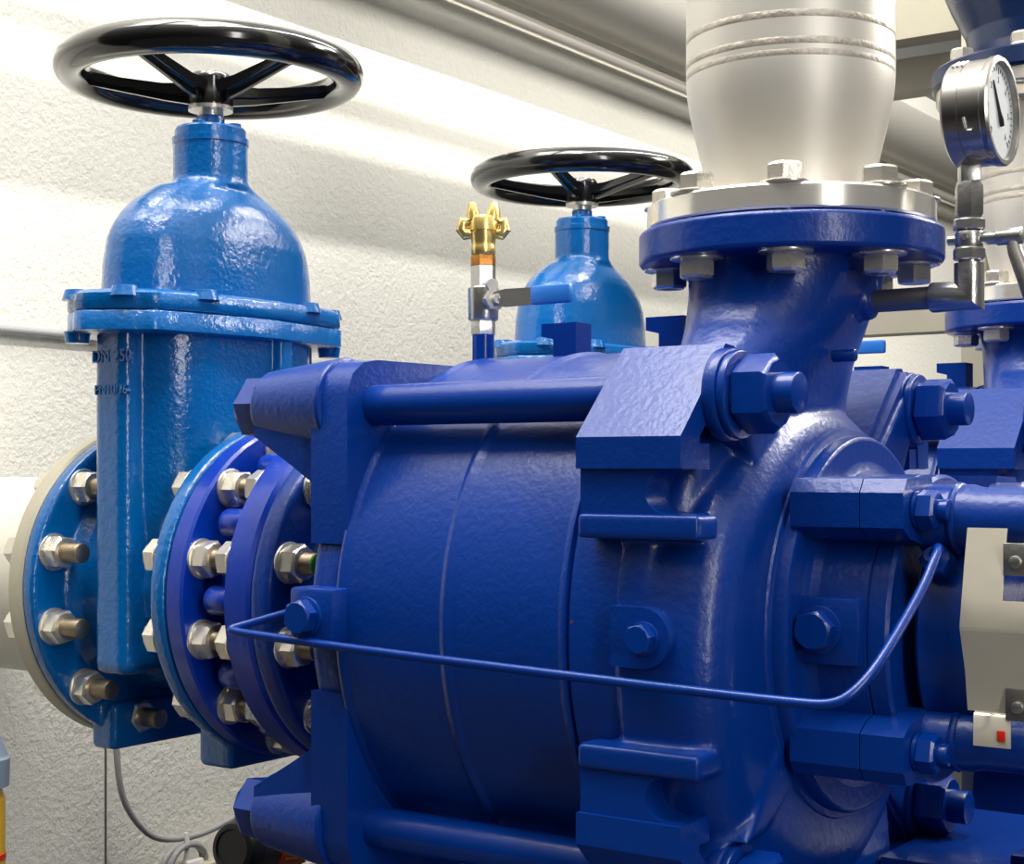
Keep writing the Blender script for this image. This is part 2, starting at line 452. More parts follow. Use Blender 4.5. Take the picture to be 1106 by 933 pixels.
    MB().cyl((.80, 0, 0), (1.25, 0, 0), .045, n=40).build('shaft', 'dullsteel', P)
    for sy in (-1, 1):
        for sz in (-1, 1):
            m = MB(); y, z = sy * .093, (.105 if sz > 0 else -.087)
            m.tube([(.862, y, z), (.905, y, z), (.915, y * 1.0, z), (1.0, y, z * 1.0), (1.22, y, z)], [.030, .030, .0275, .0275, .0275] if sz > 0 else [.026, .026, .0235, .0235, .0235], 28)
            m.torus((.893, y, z), (1, 0, 0), .0275 if sz > 0 else .0235, .0045, 32, 10)
            m.build('lantern_arm', 'pump', P)
    m = MB(); m.lathe([(1.12, .02), (1.12, .145), (1.125, .15), (1.24, .15), (1.25, .13), (1.25, .02)], n=72); m.build('bearing_housing', 'pump', P)
    # --- feet
    m = MB()
    m.box((.748, .085, -.266), (1.30, .36, -.244), .003); m.box((.872, .110, -.246), (1.00, .17, -.230), .003)
    m.box((.69, .10, -.44), (1.25, .34, -.25), .006); m.box((1.13, -.12, -.44), (1.24, .28, -.10), .006)
    m.build('bearing_foot', 'pump', P)
    for x0, x1 in ((.62, .742), (.22, .33)):
        m = MB()
        m.prism([(-.16, -.42), (.16, -.42), (.12, -.2), (-.12, -.2)], 'yz', x0, x1, bev=.004)
        m.box((x0 - .03, -.2, -.44), (x1 + .03, .2, -.41), .004)
        m.build('casing_foot', 'pump', P)
    m = MB(); m.box((.12, -.28, FLOOR), (1.40, .28, -.435), .01)
    m.build('base_frame', 'pumps', P)
    # --- thin sealing-water tube along the front
    p = [(.286, -.262, .008), (.262, -.268, .003), (.228, -.288, -.0085), (.216, -.300, -.0128), (.2195, -.3005, -.0150), (.25, -.300, -.0166), (.40, -.300, -.0229), (.6459, -.300, -.0301),
         (.835, -.298, -.0352), (.862, -.292, -.0345), (.8755, -.282, -.024), (.8865, -.262, -.004), (.8930, -.185, .050), (.8945, -.160, .0745), (.8935, -.148, .082), (.888, -.138, .081), (.880, -.126, .0735)]
    t = MB().tube(p, .0043, 12, smooth=2).build('seal_tube', 'pumps', P)
    return P

pump = make_pump()

# ------------------------------------------------------------------ spool piece between valve and pump
def make_spool():
    S = thing('flanged_spool', (0.08, 0, -0.2025), 'short bright-blue flanged spool piece clamped between nearest gate valve and pump', 'pipe fitting')
    MB().lathe(disc(.014, .041, .2025, .003), n=96).build('flange', 'bright', S)
    MB().lathe(disc(.105, .145, .2030, .004), n=96).build('flange', 'bright', S)
    m = MB().lathe([(.038, .10), (.038, .142), (.05, .136), (.096, .136), (.108, .142), (.108, .10)], n=72)
    m.build('body', 'bright', S)
    for a in circ(12, 0):
        y, z = math.cos(a), math.sin(a)
        r = MB(); r.cyl((.060, y * .172, z * .172), (.106, y * .172, z * .172), .017, bev=.003, n=20); r.prism([(-.014, .12), (.014, .12), (.014, .172), (-.014, .172)], 'yz', .066, .106) if False else None; r.build('stiffening_lug', 'bright', S)
    for k, a in enumerate(circ(12, PI / 12)):
        y, z = math.cos(a) * .1775, math.sin(a) * .1775
        deg = math.degrees(a)
        bolt(S, (.105, y, z), (1, 0, 0), .070, .0245, (0, 1), (.006, .018), tip='green' if abs(deg - 165) < 2 else None)
    return S
spool = make_spool()

# ------------------------------------------------------------------ gate valve
def valve_text(parent, txt, size, x_off, zc, side):
    cu = bpy.data.curves.new('t', 'FONT'); cu.body = txt; cu.size = size; cu.extrude = .0027; cu.align_x = 'CENTER'; cu.align_y = 'CENTER'
    ob = bpy.data.objects.new('t', cu); COL.objects.link(ob)
    dg = bpy.context.evaluated_depsgraph_get(); dg.update()
    me = bpy.data.meshes.new_from_object(ob.evaluated_get(dg)); bpy.data.objects.remove(ob)
    for v in me.vertices: v.co = Vector((-.116 + x_off + v.co.x, -.1665 - v.co.z, zc + v.co.y))      # on the narrow end of the body
    me.materials.append(M['valve'])
    o = bpy.data.objects.new('cast_lettering', me); COL.objects.link(o); adopt(o, parent)
    return o

def make_valve():
    X = -.121
    V = thing('gate_valve', (X, 0, -.215), 'nearest light-blue gate valve with black handwheel, complete to its lower flange', 'valve', 'light-blue gate valves')
    m = MB()
    m.lathe([(-.24, .05), (-.24, .1995), (-.237, .2025), (-.221, .2025), (-.218, .1995), (-.218, .155), (-.205, .142), (-.17, .137), (-.06, .137), (-.025, .142), (-.013, .155),
             (-.013, .1995), (-.010, .2025), (.007, .2025), (.010, .1995), (.010, .05)], n=96)
    # body column: rounded box, long across the pipe
    def stadium(z, ax, ay, n=24):
        out = []
        for k in range(n + 1):
            t = -PI / 2 + PI * k / n; out.append(Vector((X + ax * math.sin(t) * -1, -(ay - ax) - ax * math.cos(t), z)))
        for k in range(n + 1):
            t = PI / 2 - PI * k / n; out.append(Vector((X - ax * math.sin(t), (ay - ax) + ax * math.cos(t), z)))
        return out
    zs = [(-.105, .034, .110), (-.085, .042, .125), (-.02, .052, .136), (.09, .074, .146), (.14, .080, .148), (.36, .082, .148)]
    m.loft([stadium(*q) for q in zs])
    m.box((X - .030, -.168, -.10), (X + .030, .168, .34), .012)
    m.box((X + .05, .030, .05), (X + .094, .055, .33), .004)
    # feet under the flanges
    m.box((-.240, -.095, -.209), (-.196, .095, -.15), .006)
    m.box((-.050, -.090, -.212), (.008, .090, -.15), .006)
    bd = m.build('body', 'valve', V); fuse(bd, .0034, 3)
    # joint flange, oval with scalloped bolt lugs
    def oval(z, ax, ay, lug=.0):
        out = []
        for k in range(144):
            t = 2 * PI * k / 144; c, s = math.cos(t), math.sin(t)
            e = 2.6
            x = ax * math.copysign(abs(c) ** (2 / e), c); y = ay * math.copysign(abs(s) ** (2 / e), s)
            f = 1 + lug * max(0, math.cos(8 * t)) ** 2
            out.append(Vector((X + x * f, y * f, z)))
        return out
    m = MB()
    m.loft([oval(.3105, .095, .199), oval(.3125, .0985, .2025, .05), oval(.334, .0985, .2025, .05), oval(.3355, .097, .201, .05)])
    m.loft([oval(.337, .097, .201, .04), oval(.339, .0985, .2025, .04), oval(.356, .0985, .2025, .03), oval(.361, .093, .196, .02)])
    m.loft([oval(.334, .093, .196, .03), oval(.339, .093, .196, .03)])
    for t in circ(8, PI / 8):
        c, s = math.cos(t), math.sin(t); e = 2.6
        x = X + .089 * math.copysign(abs(c) ** (2 / e), c); y = .191 * math.copysign(abs(s) ** (2 / e), s)
        m.cyl((x, y, .352), (x, y, .3645), .0185, .0145, n=24)
        if abs(s) > .9 and c * s > 0: m.cyl((x, y, .300), (x, y, .314), .014, .016, n=24)
    jf = m.build('joint_flange', 'valve', V, sharp=50)
    # bonnet dome
    m = MB(); rings = []
    for z, k, e in ((.355, 1.0, 2.3), (.40, .985, 2.3), (.431, .955, 2.25), (.450, .905, 2.2), (.466, .835, 2.15), (.480, .745, 2.1), (.493, .63, 2.05), (.503, .53, 2.0)):
        rings.append(sellipse((X, 0, z), .079 * k + .004, .160 * k, e, 72))
    rings.append(sellipse((X, 0, .510), .050, .056, 2, 72)); rings.append(sellipse((X, 0, .5155), .0475, .0475, 2, 72)); rings.append(sellipse((X, 0, .53), .0475, .0475, 2, 72))
    m.loft(rings)
    bn = m.build('bonnet', 'valve', V); fuse(bn, .0032, 6)
    m = MB(); m.lathe([(.51, .0475), (.563, .0475), (.5645, .0490), (.572, .0490), (.5735, .0455), (.583, .0455), (.586, .043), (.586, .012)], (X, 0, 0), (0, 0, 1), 48)
    m.lathe([(.585, .0178), (.600, .0178), (.602, .0165)], (X, 0, 0), (0, 0, 1), 28)
    for k, t in enumerate(circ(4, .35)):
        m.cyl((X + .0335 * math.cos(t), .0335 * math.sin(t), .585), (X + .0335 * math.cos(t), .0335 * math.sin(t), .5905), .0085, bev=.001, n=16)
    m.build('gland_neck', 'valve', V)
    MB().lathe([(.59, .0165), (.640, .0165)], (X, 0, 0), (0, 0, 1), 28).build('stem', 'steel', V)
    # handwheel
    hwz = .658
    w = MB().torus((X, 0, hwz), (0, 0, 1), .1760, .0205, 96, 20, 1.0).build('handwheel_rim', 'black', V)
    h = MB().lathe([(.612, .0275), (.615, .0285), (.650, .0275), (.656, .024), (.656, .008)], (X, 0, 0), (0, 0, 1), 36)
    h.build('hub', 'black', w); MB().lathe([(.609, .0285), (.614, .0285)], (X, 0, 0), (0, 0, 1), 36).build('washer', 'steel', w)
    base = math.atan2(-1.4276, 1.3503 - X)
    for k in range(5):
        a = base + PI / 5 + 2 * PI * k / 5 + .05
        d = Vector((math.cos(a), math.sin(a), 0)); n_ = Vector((-d.y, d.x, 0)); c = Vector((X, 0, 0))
        rings = []
        for r, z, wd, hh in ((.018, .630, .0135, .013), (.06, .634, .0125, .010), (.12, .645, .0115, .008), (.166, .655, .0115, .008)):
            q = c + d * r + Vector((0, 0, z))
            rings.append([q + n_ * wd + Vector((0, 0, hh)), q - n_ * wd + Vector((0, 0, hh)), q - n_ * wd * .8 + Vector((0, 0, -hh * .2)), q - n_ * wd * .3 + Vector((0, 0, -hh * .3)),
                          q - n_ * wd * .22 + Vector((0, 0, -hh)), q + n_ * wd * .22 + Vector((0, 0, -hh)), q + n_ * wd * .3 + Vector((0, 0, -hh * .3)), q + n_ * wd * .8 + Vector((0, 0, -hh * .2))])
        MB().loft(rings).build('spoke', 'black', w)
    valve_text(bd, 'DN 250', .0215, .001, .283, 1); valve_text(bd, 'PN10/16', .0165, .000, .243, 1)
    for a in circ(12, PI / 12):
        y, z = math.cos(a) * .1775, math.sin(a) * .1775
        bolt(V, (-.266, y, z), (1, 0, 0), .048, .0245, (0, 1), (.004, .030))
        bolt(V, (-.013, y, z), (1, 0, 0), .054, .0245, (0, 1), (.006, .016))
    return V
valve = make_valve()

# ------------------------------------------------------------------ discharge riser
def make_riser():
    c = (.6888, 0, .3835)
    R_ = thing('steel_riser_pipe', c, 'pale stainless riser with reducer bolted on the nearest pump outlet', 'pipe', 'stainless riser pipes')
    pr = [(.0245, .083)]
    for k in range(25):
        t = k / 24; pr.append((.040 + .112 * t, .0832 + .019 * (3 * t * t - 2 * t ** 3) ** .85))
    pr += [(.160, .1022), (.34, .1022)]
    m = MB().lathe(pr, c, (0, 0, 1), 96)
    m.build('reducer_pipe', 'riser', R_)
    for dz, rr in ((.152, .1020), (.163, .1022), (.188, .1022)):
        MB().torus((c[0], c[1], c[2] + dz), (0, 0, 1), rr - .0003, .0007, 96, 8, 6.0).build('weld_seam', 'weld', R_)
    MB().lathe([(.0012, .05), (.0012, .1395), (.003, .1410), (.0225, .1410), (.0247, .139), (.0247, .085), (.028, .083)], c, (0, 0, 1), 96).build('flange', 'machined', R_)
    MB().lathe([(-.0012, .05), (-.0012, .125), (.0012, .125), (.0012, .05)], c, (0, 0, 1), 72).build('gasket', 'gasket', R_)
    base = math.atan2(-1.4276, 1.3503 - .6888)
    for k in range(8):
        a = base - .03 + PI * k / 4
        bolt(R_, (c[0] + .1195 * math.cos(a), c[1] + .1195 * math.sin(a), .3495), (0, 0, 1), .0587, .0205, (0, 1), (.0, .0), rot=.3 + .2 * (k % 3), wr=1.3)
    return R_
riser = make_riser()
# top pair of steel flange on the far riser is part of the check valve set-up below

# ------------------------------------------------------------------ copies for the second pump set
copy_thing(pump, (0, DY, 0), 'second royal-blue pump, partly hidden behind the nearest one at right edge')
valve2 = copy_thing(valve, (0, DY, 0), 'farther light-blue gate valve, only dome and handwheel showing above the pump barrel')
riser2 = copy_thing(riser, (0, DY, 0), 'stainless riser standing behind the pressure gauge, on the second pump')

MB().cyl((.6888, 0, .7225), (.6888, 0, 1.9), .1022, n=96).build('upper_pipe', 'riser', riser)
# navy check valve above the far riser
cz = .684
K = thing('check_valve', (.6888, DY, cz), 'navy flanged valve body above the pressure gauge at top right', 'valve')
MB().lathe([(.021, .06), (.021, .165), (.024, .168), (.046, .168), (.049, .165), (.049, .118), (.075, .116), (.10, .12), (.14, .140), (.20, .165), (.30, .175), (.34, .17)], (.6888, DY, cz), (0, 0, 1), 96).build('body', 'navy', K)
MB().lathe([(-.004, .09), (0, .102), (0, .160), (.002, .162), (.019, .162), (.021, .160), (.021, .09)], (.6888, DY, cz), (0, 0, 1), 96).build('counter_flange', 'machined', K)
base = math.atan2(-1.4276 - DY, 1.3503 - .6888)
for k in range(8):
    a = base + .52 - PI * k / 4
    bolt(K, (.6888 + .140 * math.cos(a), DY + .140 * math.sin(a), cz), (0, 0, 1), .049, .0205, (0, 1), (.002, .0), rot=.4)

# ------------------------------------------------------------------ pressure gauge, cock, nipple
GX = .869
N_ = thing('gauge_elbow', (.78, 0, .309), 'grey steel nipple and mitred elbow screwed into the nearest pump neck', 'pipe fitting')
MB().cyl((.7745, 0, .309), (.838, 0, .309), .0108, n=28).build('nipple', 'dullsteel', N_)
m = MB()
for (p0, p1, cut) in (((.836, 0, .309), (GX + .0135, 0, .309), 0), ((GX, 0, .309 - .0135), (GX, 0, .3385), 1)):
    pass
n = 32; r = .0137
def el(i, end):
    t = 2 * PI * i / n; return r * math.cos(t), r * math.sin(t)
ringA = [Vector((.8335, el(i, 0)[0], .309 + el(i, 0)[1])) for i in range(n)]
ringA2 = [Vector((.8345, el(i, 0)[0] * 1.04, .309 + el(i, 0)[1] * 1.04)) for i in range(n)]
ringB = [Vector((GX - el(i, 0)[1], el(i, 0)[0], .309 + el(i, 0)[1])) for i in range(n)]
ringC = [Vector((GX - el(i, 0)[1], el(i, 0)[0], .3385)) for i in range(n)]
m.loft([ringA, ringA2, ringB, ringC]); m.build('elbow', 'nickel', N_, sharp=30)

CK = thing('gauge_cock', (GX, 0, .3385), 'small steel shut-off cock with hanging lever below the pressure gauge', 'valve')
m = MB(); m.lathe([(.3385, .0095), (.342, .0095), (.342, .0128), (.3425, .0128)], (GX, 0, 0), (0, 0, 1), 28)
m.lathe([(.352, .010), (.3535, .0122), (.356, .0130), (.365, .0130), (.3675, .0122), (.369, .010)], (GX, 0, 0), (0, 0, 1), 28)
m.cyl((GX - .0195, 0, .361), (GX - .012, 0, .361), .0045, n=16)
m.cyl((GX, -.0128, .3615), (GX, -.0138, .3615), .0030, n=12)
m.build('body', 'nickel', CK)
MB().hexn((GX, 0, .3415), (0, 0, 1), .0115, .0265, .5).build('hex_nut', 'nickel', CK)
MB().hexn((GX, 0, .3690), (0, 0, 1), .0105, .0265, .5).build('hex_nut', 'nickel', CK)
m = MB(); m.cyl((GX + .011, 0, .3605), (GX + .037, 0, .3605), .0062, bev=.0006, n=20); m.cyl((GX + .026, 0, .3605), (GX + .049, 0, .3605), .0078, bev=.001, n=20)
hd = m.build('spindle', 'nickel', CK)
MB().tube([(GX + .040, 0, .357), (GX + .043, -.001, .345), (GX + .060, -.006, .302), (GX + .0605, -.006, .3005)], [.006, .0068, .0078, .0070], 20).build('lever', 'dullsteel', hd, label='dark grey hanging lever')

G = thing('pressure_gauge', (GX, 0, .3795), 'round steel pressure gauge with white dial in front of the navy flange', 'gauge')
m = MB(); m.hexn((GX, 0, .3800), (0, 0, 1), .0335, .0232, .5); m.build('socket', 'nickel', G)
m = MB(); m.box((GX - .009, -.009, .4135), (GX + .009, .009, .432), .001, .5); m.build('stem', 'nickel', G)
gc = (GX + .009, 0, .4755)
cs = MB().lathe([(-.021, .01), (-.021, .0455), (-.0185, .0482), (-.005, .0485), (-.0045, .0478), (-.0035, .0478), (-.003, .0485), (.0155, .0485), (.0155, .0496), (.0165, .050), (.0215, .050), (.0235, .0485), (.0235, .0448), (.0215, .0444), (.0155, .0440), (.0155, .02)], gc, (1, 0, 0), 80).build('case', 'greysteel', G)
m = MB()
for k in range(3):
    a0 = 2.02; x = gc[0] - .014 + k * .0042
    m.tube([(x + .0025 * (j / 4) , gc[1] - .0488 * math.cos(.92 + j * .06), gc[2] + .0488 * math.sin(.92 + j * .06)) for j in range(5)], .0014, 6)
m.build('case_strokes', 'tie', cs, label='three white strokes on the case')  # three short white strokes along the case
m = MB(); m.tube([(gc[0] + .0015, -.0478, gc[2] - .012), (gc[0] + .0035, -.0462, gc[2] - .022)], .0012, 8); m.tube([(gc[0] + .004, -.0458, gc[2] - .0235), (gc[0] + .0085, -.0452, gc[2] - .024)], .001, 8)
m.build('case_clip', 'nickel', cs)
dl = MB().lathe([(.0165, .001), (.0165, .0438), (.0180, .0438), (.0180, .001)], gc, (1, 0, 0), 64).build('dial', 'dial', G)
m = MB()
for k in range(31):
    a = math.radians(225 - 9 * k); L_ = .006 if k % 5 == 0 else .0035
    d = Vector((0, -math.cos(a) * -1, math.sin(a))); c0 = Vector((gc[0] + .0181, 0, gc[2]))
    d = Vector((0, math.cos(a), math.sin(a)))
    m.tube([c0 + d * (.040 - L_), c0 + d * .040], .0005, 4)
m.build('scale_marks', 'ink', dl)
digits = [('0', 225), ('1', 180), ('2', 135), ('3', 90), ('4', 45), ('5', 0), ('6', -45)]
for t, a in digits:
    cu = bpy.data.curves.new('t', 'FONT'); cu.body = t; cu.size = .0085; cu.align_x = 'CENTER'; cu.align_y = 'CENTER'; cu.extrude = .0001
    ob = bpy.data.objects.new('t', cu); COL.objects.link(ob)
    dg = bpy.context.evaluated_depsgraph_get(); dg.update(); me = bpy.data.meshes.new_from_object(ob.evaluated_get(dg)); bpy.data.objects.remove(ob)
    ar = math.radians(a)
    for v in me.vertices: v.co = Vector((gc[0] + .0182 + v.co.z, .0285 * math.cos(ar) + v.co.x, gc[2] + .0285 * math.sin(ar) + v.co.y))
    me.materials.append(M['ink']); o = bpy.data.objects.new('dial_numeral', me); COL.objects.link(o); adopt(o, dl)
c0 = Vector((gc[0] + .0188, 0, gc[2]))
d = Vector((0, -.52, .85)).normalized()
MB().tube([c0 - d * .014, c0 - d * .008, c0, c0 + d * .030], [.0026, .0030, .0018, .0006], 8).build('needle', 'ink', dl)
MB().lathe([(.0200, .001), (.0200, .0443), (.0212, .0443), (.0212, .001)], gc, (1, 0, 0), 64).build('window', 'glass', G)

# ------------------------------------------------------------------ ball valve with brass claw coupling on the barrel crown
bx, by = .3132, 0.0
def make_ball_valve():
    B = thing('ball_valve', (bx, by, .272), 'small nickel ball valve with blue lever standing on the nearest pump crown', 'valve', 'small ball valves')
    m = MB(); m.lathe([(.262, .0125), (.300, .0125)], (bx, by, 0), (0, 0, 1), 24); m.build('nipple', 'pumps', B, label='blue painted nipple')
    m = MB(); m.hexn((bx, by, .2985), (0, 0, 1), .020, .0245, .35)
    m.lathe([(.316, .0165), (.318, .0172), (.334, .0172), (.344, .0178), (.352, .0172), (.354, .0150)], (bx, by, 0), (0, 0, 1), 32)
    m.hexn((bx, by, .353), (0, 0, 1), .024, .0252, .35, ch=False)
    m.cyl((bx, by, .337), (bx + .028 * .87, by - .028 * .5, .337), .0088, n=20)
    m.build('body', 'nickel', B)
    d = Vector((.87, -.5, 0)).normalized(); d2 = Vector((1, 0.02, 0)).normalized()
    q = Vector((bx, by, .337)) + d * .0275
    m = MB(); m.cyl(q, q + d * .006, .0125, n=6); m.cyl(q + d * .004 + Vector((-.006, 0, .016)), q + d * .010 + Vector((-.006, 0, .016)), .0068, n=16)
    m.cyl(q + d * .0, q + d * .013, .0055, n=14)
    m.build('gland_nut', 'steel', B)
    q2 = q + d * .008
    m = MB(); m.prism([(0, -.008), (.012, -.010), (.05, -.0095), (.058, -.0085), (.058, .0085), (.05, .0095), (.012, .010), (0, .008), (-.012, .006), (-.012, -.006)], 'xz', -.0014, .0014, bev=.0005, org=q2)
    lv = m.build('lever', 'nickel', B)
    m = MB(); m.box((q2.x + .048, q2.y - .0055, q2.z - .0098), (q2.x + .099, q2.y + .0055, q2.z + .0105), .003); m.build('lever_sleeve', 'lever', lv, label='blue plastic sleeve')
    MB().cyl(q2 + Vector((0, -.003, 0)), q2 + Vector((0, .003, 0)), .0062, n=6).build('lever_nut', 'steel', lv)
    return B
bv = make_ball_valve()
copy_thing(bv, (0, DY, 0), 'small nickel ball valve with blue lever on the second pump, behind the neck')
Q = thing('brass_coupling', (bx, by, .377), 'golden brass claw hose coupling topping the small ball valve', 'hose coupling')
MB().hexn((bx, by, .376), (0, 0, 1), .0145, .0250, .35).build('thread_nipple', 'bronze', Q, label='brown bronze hex nipple')
m = MB(); m.lathe([(.3895, .0130), (.391, .0140), (.399, .0140), (.401, .0132), (.404, .0138), (.4145, .0150), (.4150, .0138), (.4165, .0138), (.4170, .0162), (.430, .0166), (.433, .0150), (.433, .009)], (bx, by, 0), (0, 0, 1), 36)
cb = m.build('body', 'brass', Q)
ra = Vector((.82, .573, 0))
for sgn in (-1, 1):
    c = Vector((bx, by, 0)) + ra * sgn * .0105
    dd = ra * sgn
    f_ = Vector((-ra.y, ra.x, 0))
    # upright claw tooth
    rings = []
    for z, wi, th in ((.428, .0088, .012), (.436, .0080, .0115), (.443, .0064, .010), (.448, .0042, .008), (.450, .0015, .003)):
        o_ = c + Vector((0, 0, z)) + dd * (z - .428) * .10
        rings.append([o_ + ra * (wi * math.cos(t)) + f_ * (th * math.sin(t)) for t in circ(14)])
    MB().loft(rings).build('claw', 'brass', cb)
    # side hook
    pts = [c + dd * .002 + Vector((0, 0, .4145)), c + dd * .010 + Vector((0, 0, .4135)), c + dd * .0135 + Vector((0, 0, .4185)), c + dd * .0125 + Vector((0, 0, .4275)), c + dd * .004 + Vector((0, 0, .4265))]
    MB().tube(pts, [.0060, .0072, .0074, .0066, .0050], 14, smooth=0).build('claw', 'brass', cb)

# ------------------------------------------------------------------ polished guard over the shaft
def make_guard():
    Gd = thing('shaft_guard', (.99, -.135, -.09), 'polished bent sheet-metal shaft guard on right edge of the nearest pump', 'guard')
    prof = [(-.132, .099), (-.1395, .070), (-.1465, .040), (-.1515, .018), (-.1505, .0135), (-.138, -.020), (-.132, -.050), (-.131, -.0545), (-.1345, -.058), (-.135, -.083)]
    x0, x1 = .912, 1.09
    def sheet(m, xs, pr, th=.0016):
        for (xa, xb) in xs:
            poly = [(y, z) for y, z in pr] + [(y + th, z) for y, z in reversed(pr)]
            m.prism(poly, 'yz', xa, xb)
    m = MB()
    sheet(m, [(x0, x1)], prof[2:8])
    top = prof[:3]; sheet(m, [(x0, .9455), (.9645, 1.03), (1.05, x1)], top)
    sheet(m, [(x0 + .006, .949)], prof[7:])
    sh = m.build('sheet', 'polish', Gd, sharp=50)
    for (x, z, y) in ((.9555, .074, -.1395), (.9555, -.046, -.1335)):
        m = MB(); m.box((x - .0105, y - .003, z - .0135), (x + .0105, y - .0005, z + .0135), .001)
        cl = m.build('clamp_plate', 'nickel' if z > 0 else 'dullsteel', sh)
        b = MB(); b.cyl((x, y - .003, z - .002), (x, y - .0065, z - .002), .0052, bev=.0012, n=20); b.build('screw', 'nickel', cl)
    m = MB(); m.box((.938, -.1362, -.0775), (.945, -.1352, -.0685), .0004); m.build('sticker', 'red', sh, label='tiny red sticker')
    return Gd
make_guard()

# ------------------------------------------------------------------ white suction pipe, wall services
W = thing('white_suction_pipe', (-.5, 0, -.1365), 'thick white pipe with flange entering the wall at the left edge', 'pipe')
MB().cyl((-.748, 0, 0), (-.262, 0, 0), .1365, n=96).build('pipe', 'white', W)
MB().lathe(disc(-.266, -.2405, .2035, .003), n=96).build('flange', 'beige', W)
MB().lathe([(-.30, .1365), (-.285, .139), (-.266, .150), (-.262, .150)], n=72).build('weld_collar', 'white', W)

Wx = -.75
tag(MB().cyl((-.64, .2, 1.150), (-.64, 6.0, 1.150), .0185, n=28).build('handrail_pipe', 'machined'), 'thin bright steel pipe slanting across the top under the fat grey one', 'pipe')
H = thing('header_pipe', (-.62, 3, 1.19), 'fat grey steel header pipe above the thin bright pipe at top', 'pipe')
MB().cyl((-.62, .2, 1.290), (-.62, 6.0, 1.290), .100, n=64).build('pipe', 'greypipe', H)

def conduit():
    tag(MB().cyl((Wx + .008, -.95, .371), (Wx + .008, .55, .371), .008, n=18).build('wall_conduit', 'cable'), 'slim grey conduit on the wall left of the nearest valve', 'conduit')
conduit()

# steel beams and post behind the second pump
def beam(name, y, z0, z1, x0, x1, label):
    m = MB(); d = .06
    m.prism([(y, z0), (y + d, z0), (y + d, z0 + .008), (y + .008, z0 + .008), (y + .008, z1 - .008), (y + d, z1 - .008), (y + d, z1), (y, z1)], 'yz', x0, x1, bev=.001)
    tag(m.build(name, 'beige'), label, 'beam', 'beige steel channels')
beam('steel_channel', 1.30, .928, 1.02, .10, 1.3, 'upper beige steel channel right of the near riser top')
beam('steel_channel', 1.42, .862, .925, .05, 1.3, 'lower narrow beige steel channel right of near riser, under the taller one')
structure(MB().box((.05, 1.36, 1.02), (1.4, 3.2, 1.06)).build('shade_plate', 'navy'))  # plate added over the channels to shade the lower one
beam('steel_channel', 1.30, .395, .435, -.1, 1.3, 'low beige steel channel behind the gauge nipple')
def post():
    m = MB(); x, y = .455, 1.27
    m.box((x - .022, y - .022, FLOOR), (x + .022, y + .022, 1.35), .004)
    tag(m.build('steel_post', 'beige'), 'upright square beige steel post behind the gauge cock', 'post')
post()

# ------------------------------------------------------------------ things low on the left
C_ = thing('signal_cable', (-.66, .45, -.6), 'grey cable hanging down wall and coiled with a white tie', 'cable')
pts = [(-.70, .335, -.15), (-.70, .343, -.313), (-.70, .3535, -.40), (-.70, .385, -.452), (-.70, .43, -.492), (-.695, .50, -.503), (-.69, .56, -.497), (-.685, .62, -.480), (-.68, .66, -.462), (-.66, .72, -.45)]
MB().tube(pts, .0055, 12, smooth=2).build('cable', 'cable', C_)
cp = []
for k in range(60):
    t = k / 59 * 3 * 2 * PI; cp.append((-.695 + .004 * math.sin(t * .5) + k * .0003, .488 + (.048 + .004 * math.sin(t * .33)) * math.cos(t), -.545 + .036 * math.sin(t)))
MB().tube(cp, .0055, 10).build('coil', 'cable', C_)
MB().tube([(-.682, .486, -.488), (-.680, .487, -.505), (-.681, .486, -.525), (-.684, .484, -.54)], .004, 8).build('cable_tie', 'tie', C_)
MB().box((-.685, .48, -.56), (-.672, .52, -.537), .003).build('cable_tie', 'tie', C_)
MB().tube([(-.68, .655, -.464), (-.67, .70, -.452)], .008, 12).build('plug', 'rubber', C_)

kb = thing('sensor_knob', (-.25, .20, -.52), 'black round sensor cap on orange body by the lower left nut of the nearest pump', 'sensor')
ka = Vector((.82, -.30, .12)).normalized(); kd = Vector((-.25, .181, -.394)); kd0 = kd
u_ = Vector((.57, .82, 0))
axk = Vector((.10, -.86, .12)).normalized()
m = MB(); m.lathe([(-.055, .02), (-.055, .036), (-.01, .040), (.008, .039), (.016, .035), (.019, .028), (.0185, .0265), (.0165, .0255), (.0165, .002)], kd, axk, 48); m.build('cap', 'rubber', kb)
MB().lathe([(-.066, .02), (-.066, .037), (-.057, .037), (-.057, .02)], kd, axk, 40).build('ring', 'red', kb)
m = MB(); m.lathe([(-.13, .02), (-.13, .036), (-.068, .036), (-.068, .02)], kd, axk, 40)
for t in circ(24): 
    a, u, v = frame(axk); p = kd + (u * math.cos(t) + v * math.sin(t)) * .036
    m.cyl(p - axk * .128, p - axk * .07, .0022, n=6)
m.build('ribbed_body', 'orange', kb)
a_ = kd - axk * .05 + Vector((.02, .03, .03))
MB().cyl(a_, a_ + Vector((0, 0, .045)), .012, n=20).build('cable_gland', 'nickel', kb)
tr = MB(); tr.box((-.72, .50, -.60), (-.66, .70, -.545), .004)
tag(tr.build('junction_box', 'beige'), 'pale box behind the cable coil at the bottom', 'box')

lg = thing('level_bottle', (.3, -.6, -.35), 'sliver of an amber container with grey cap at the bottom left edge', 'bottle')
bxy = (-.137, -.338)
MB().lathe([(-.60, .005), (-.60, .028), (-.22, .028), (-.205, .022), (-.205, .005)], (bxy[0], bxy[1], 0), (0, 0, 1), 36).build('container', 'amber', lg)
MB().lathe([(-.206, .02), (-.206, .032), (-.175, .033), (-.172, .030), (-.160, .026), (-.150, .022), (-.150, .005)], (bxy[0], bxy[1], 0), (0, 0, 1), 36).build('cap', 'cap', lg)
for z in (-.287, -.322):
    MB().lathe([(z, .02), (z, .0287), (z + .006, .0287), (z + .006, .02)], (bxy[0], bxy[1], 0), (0, 0, 1), 36).build('red_mark', 'red', lg)

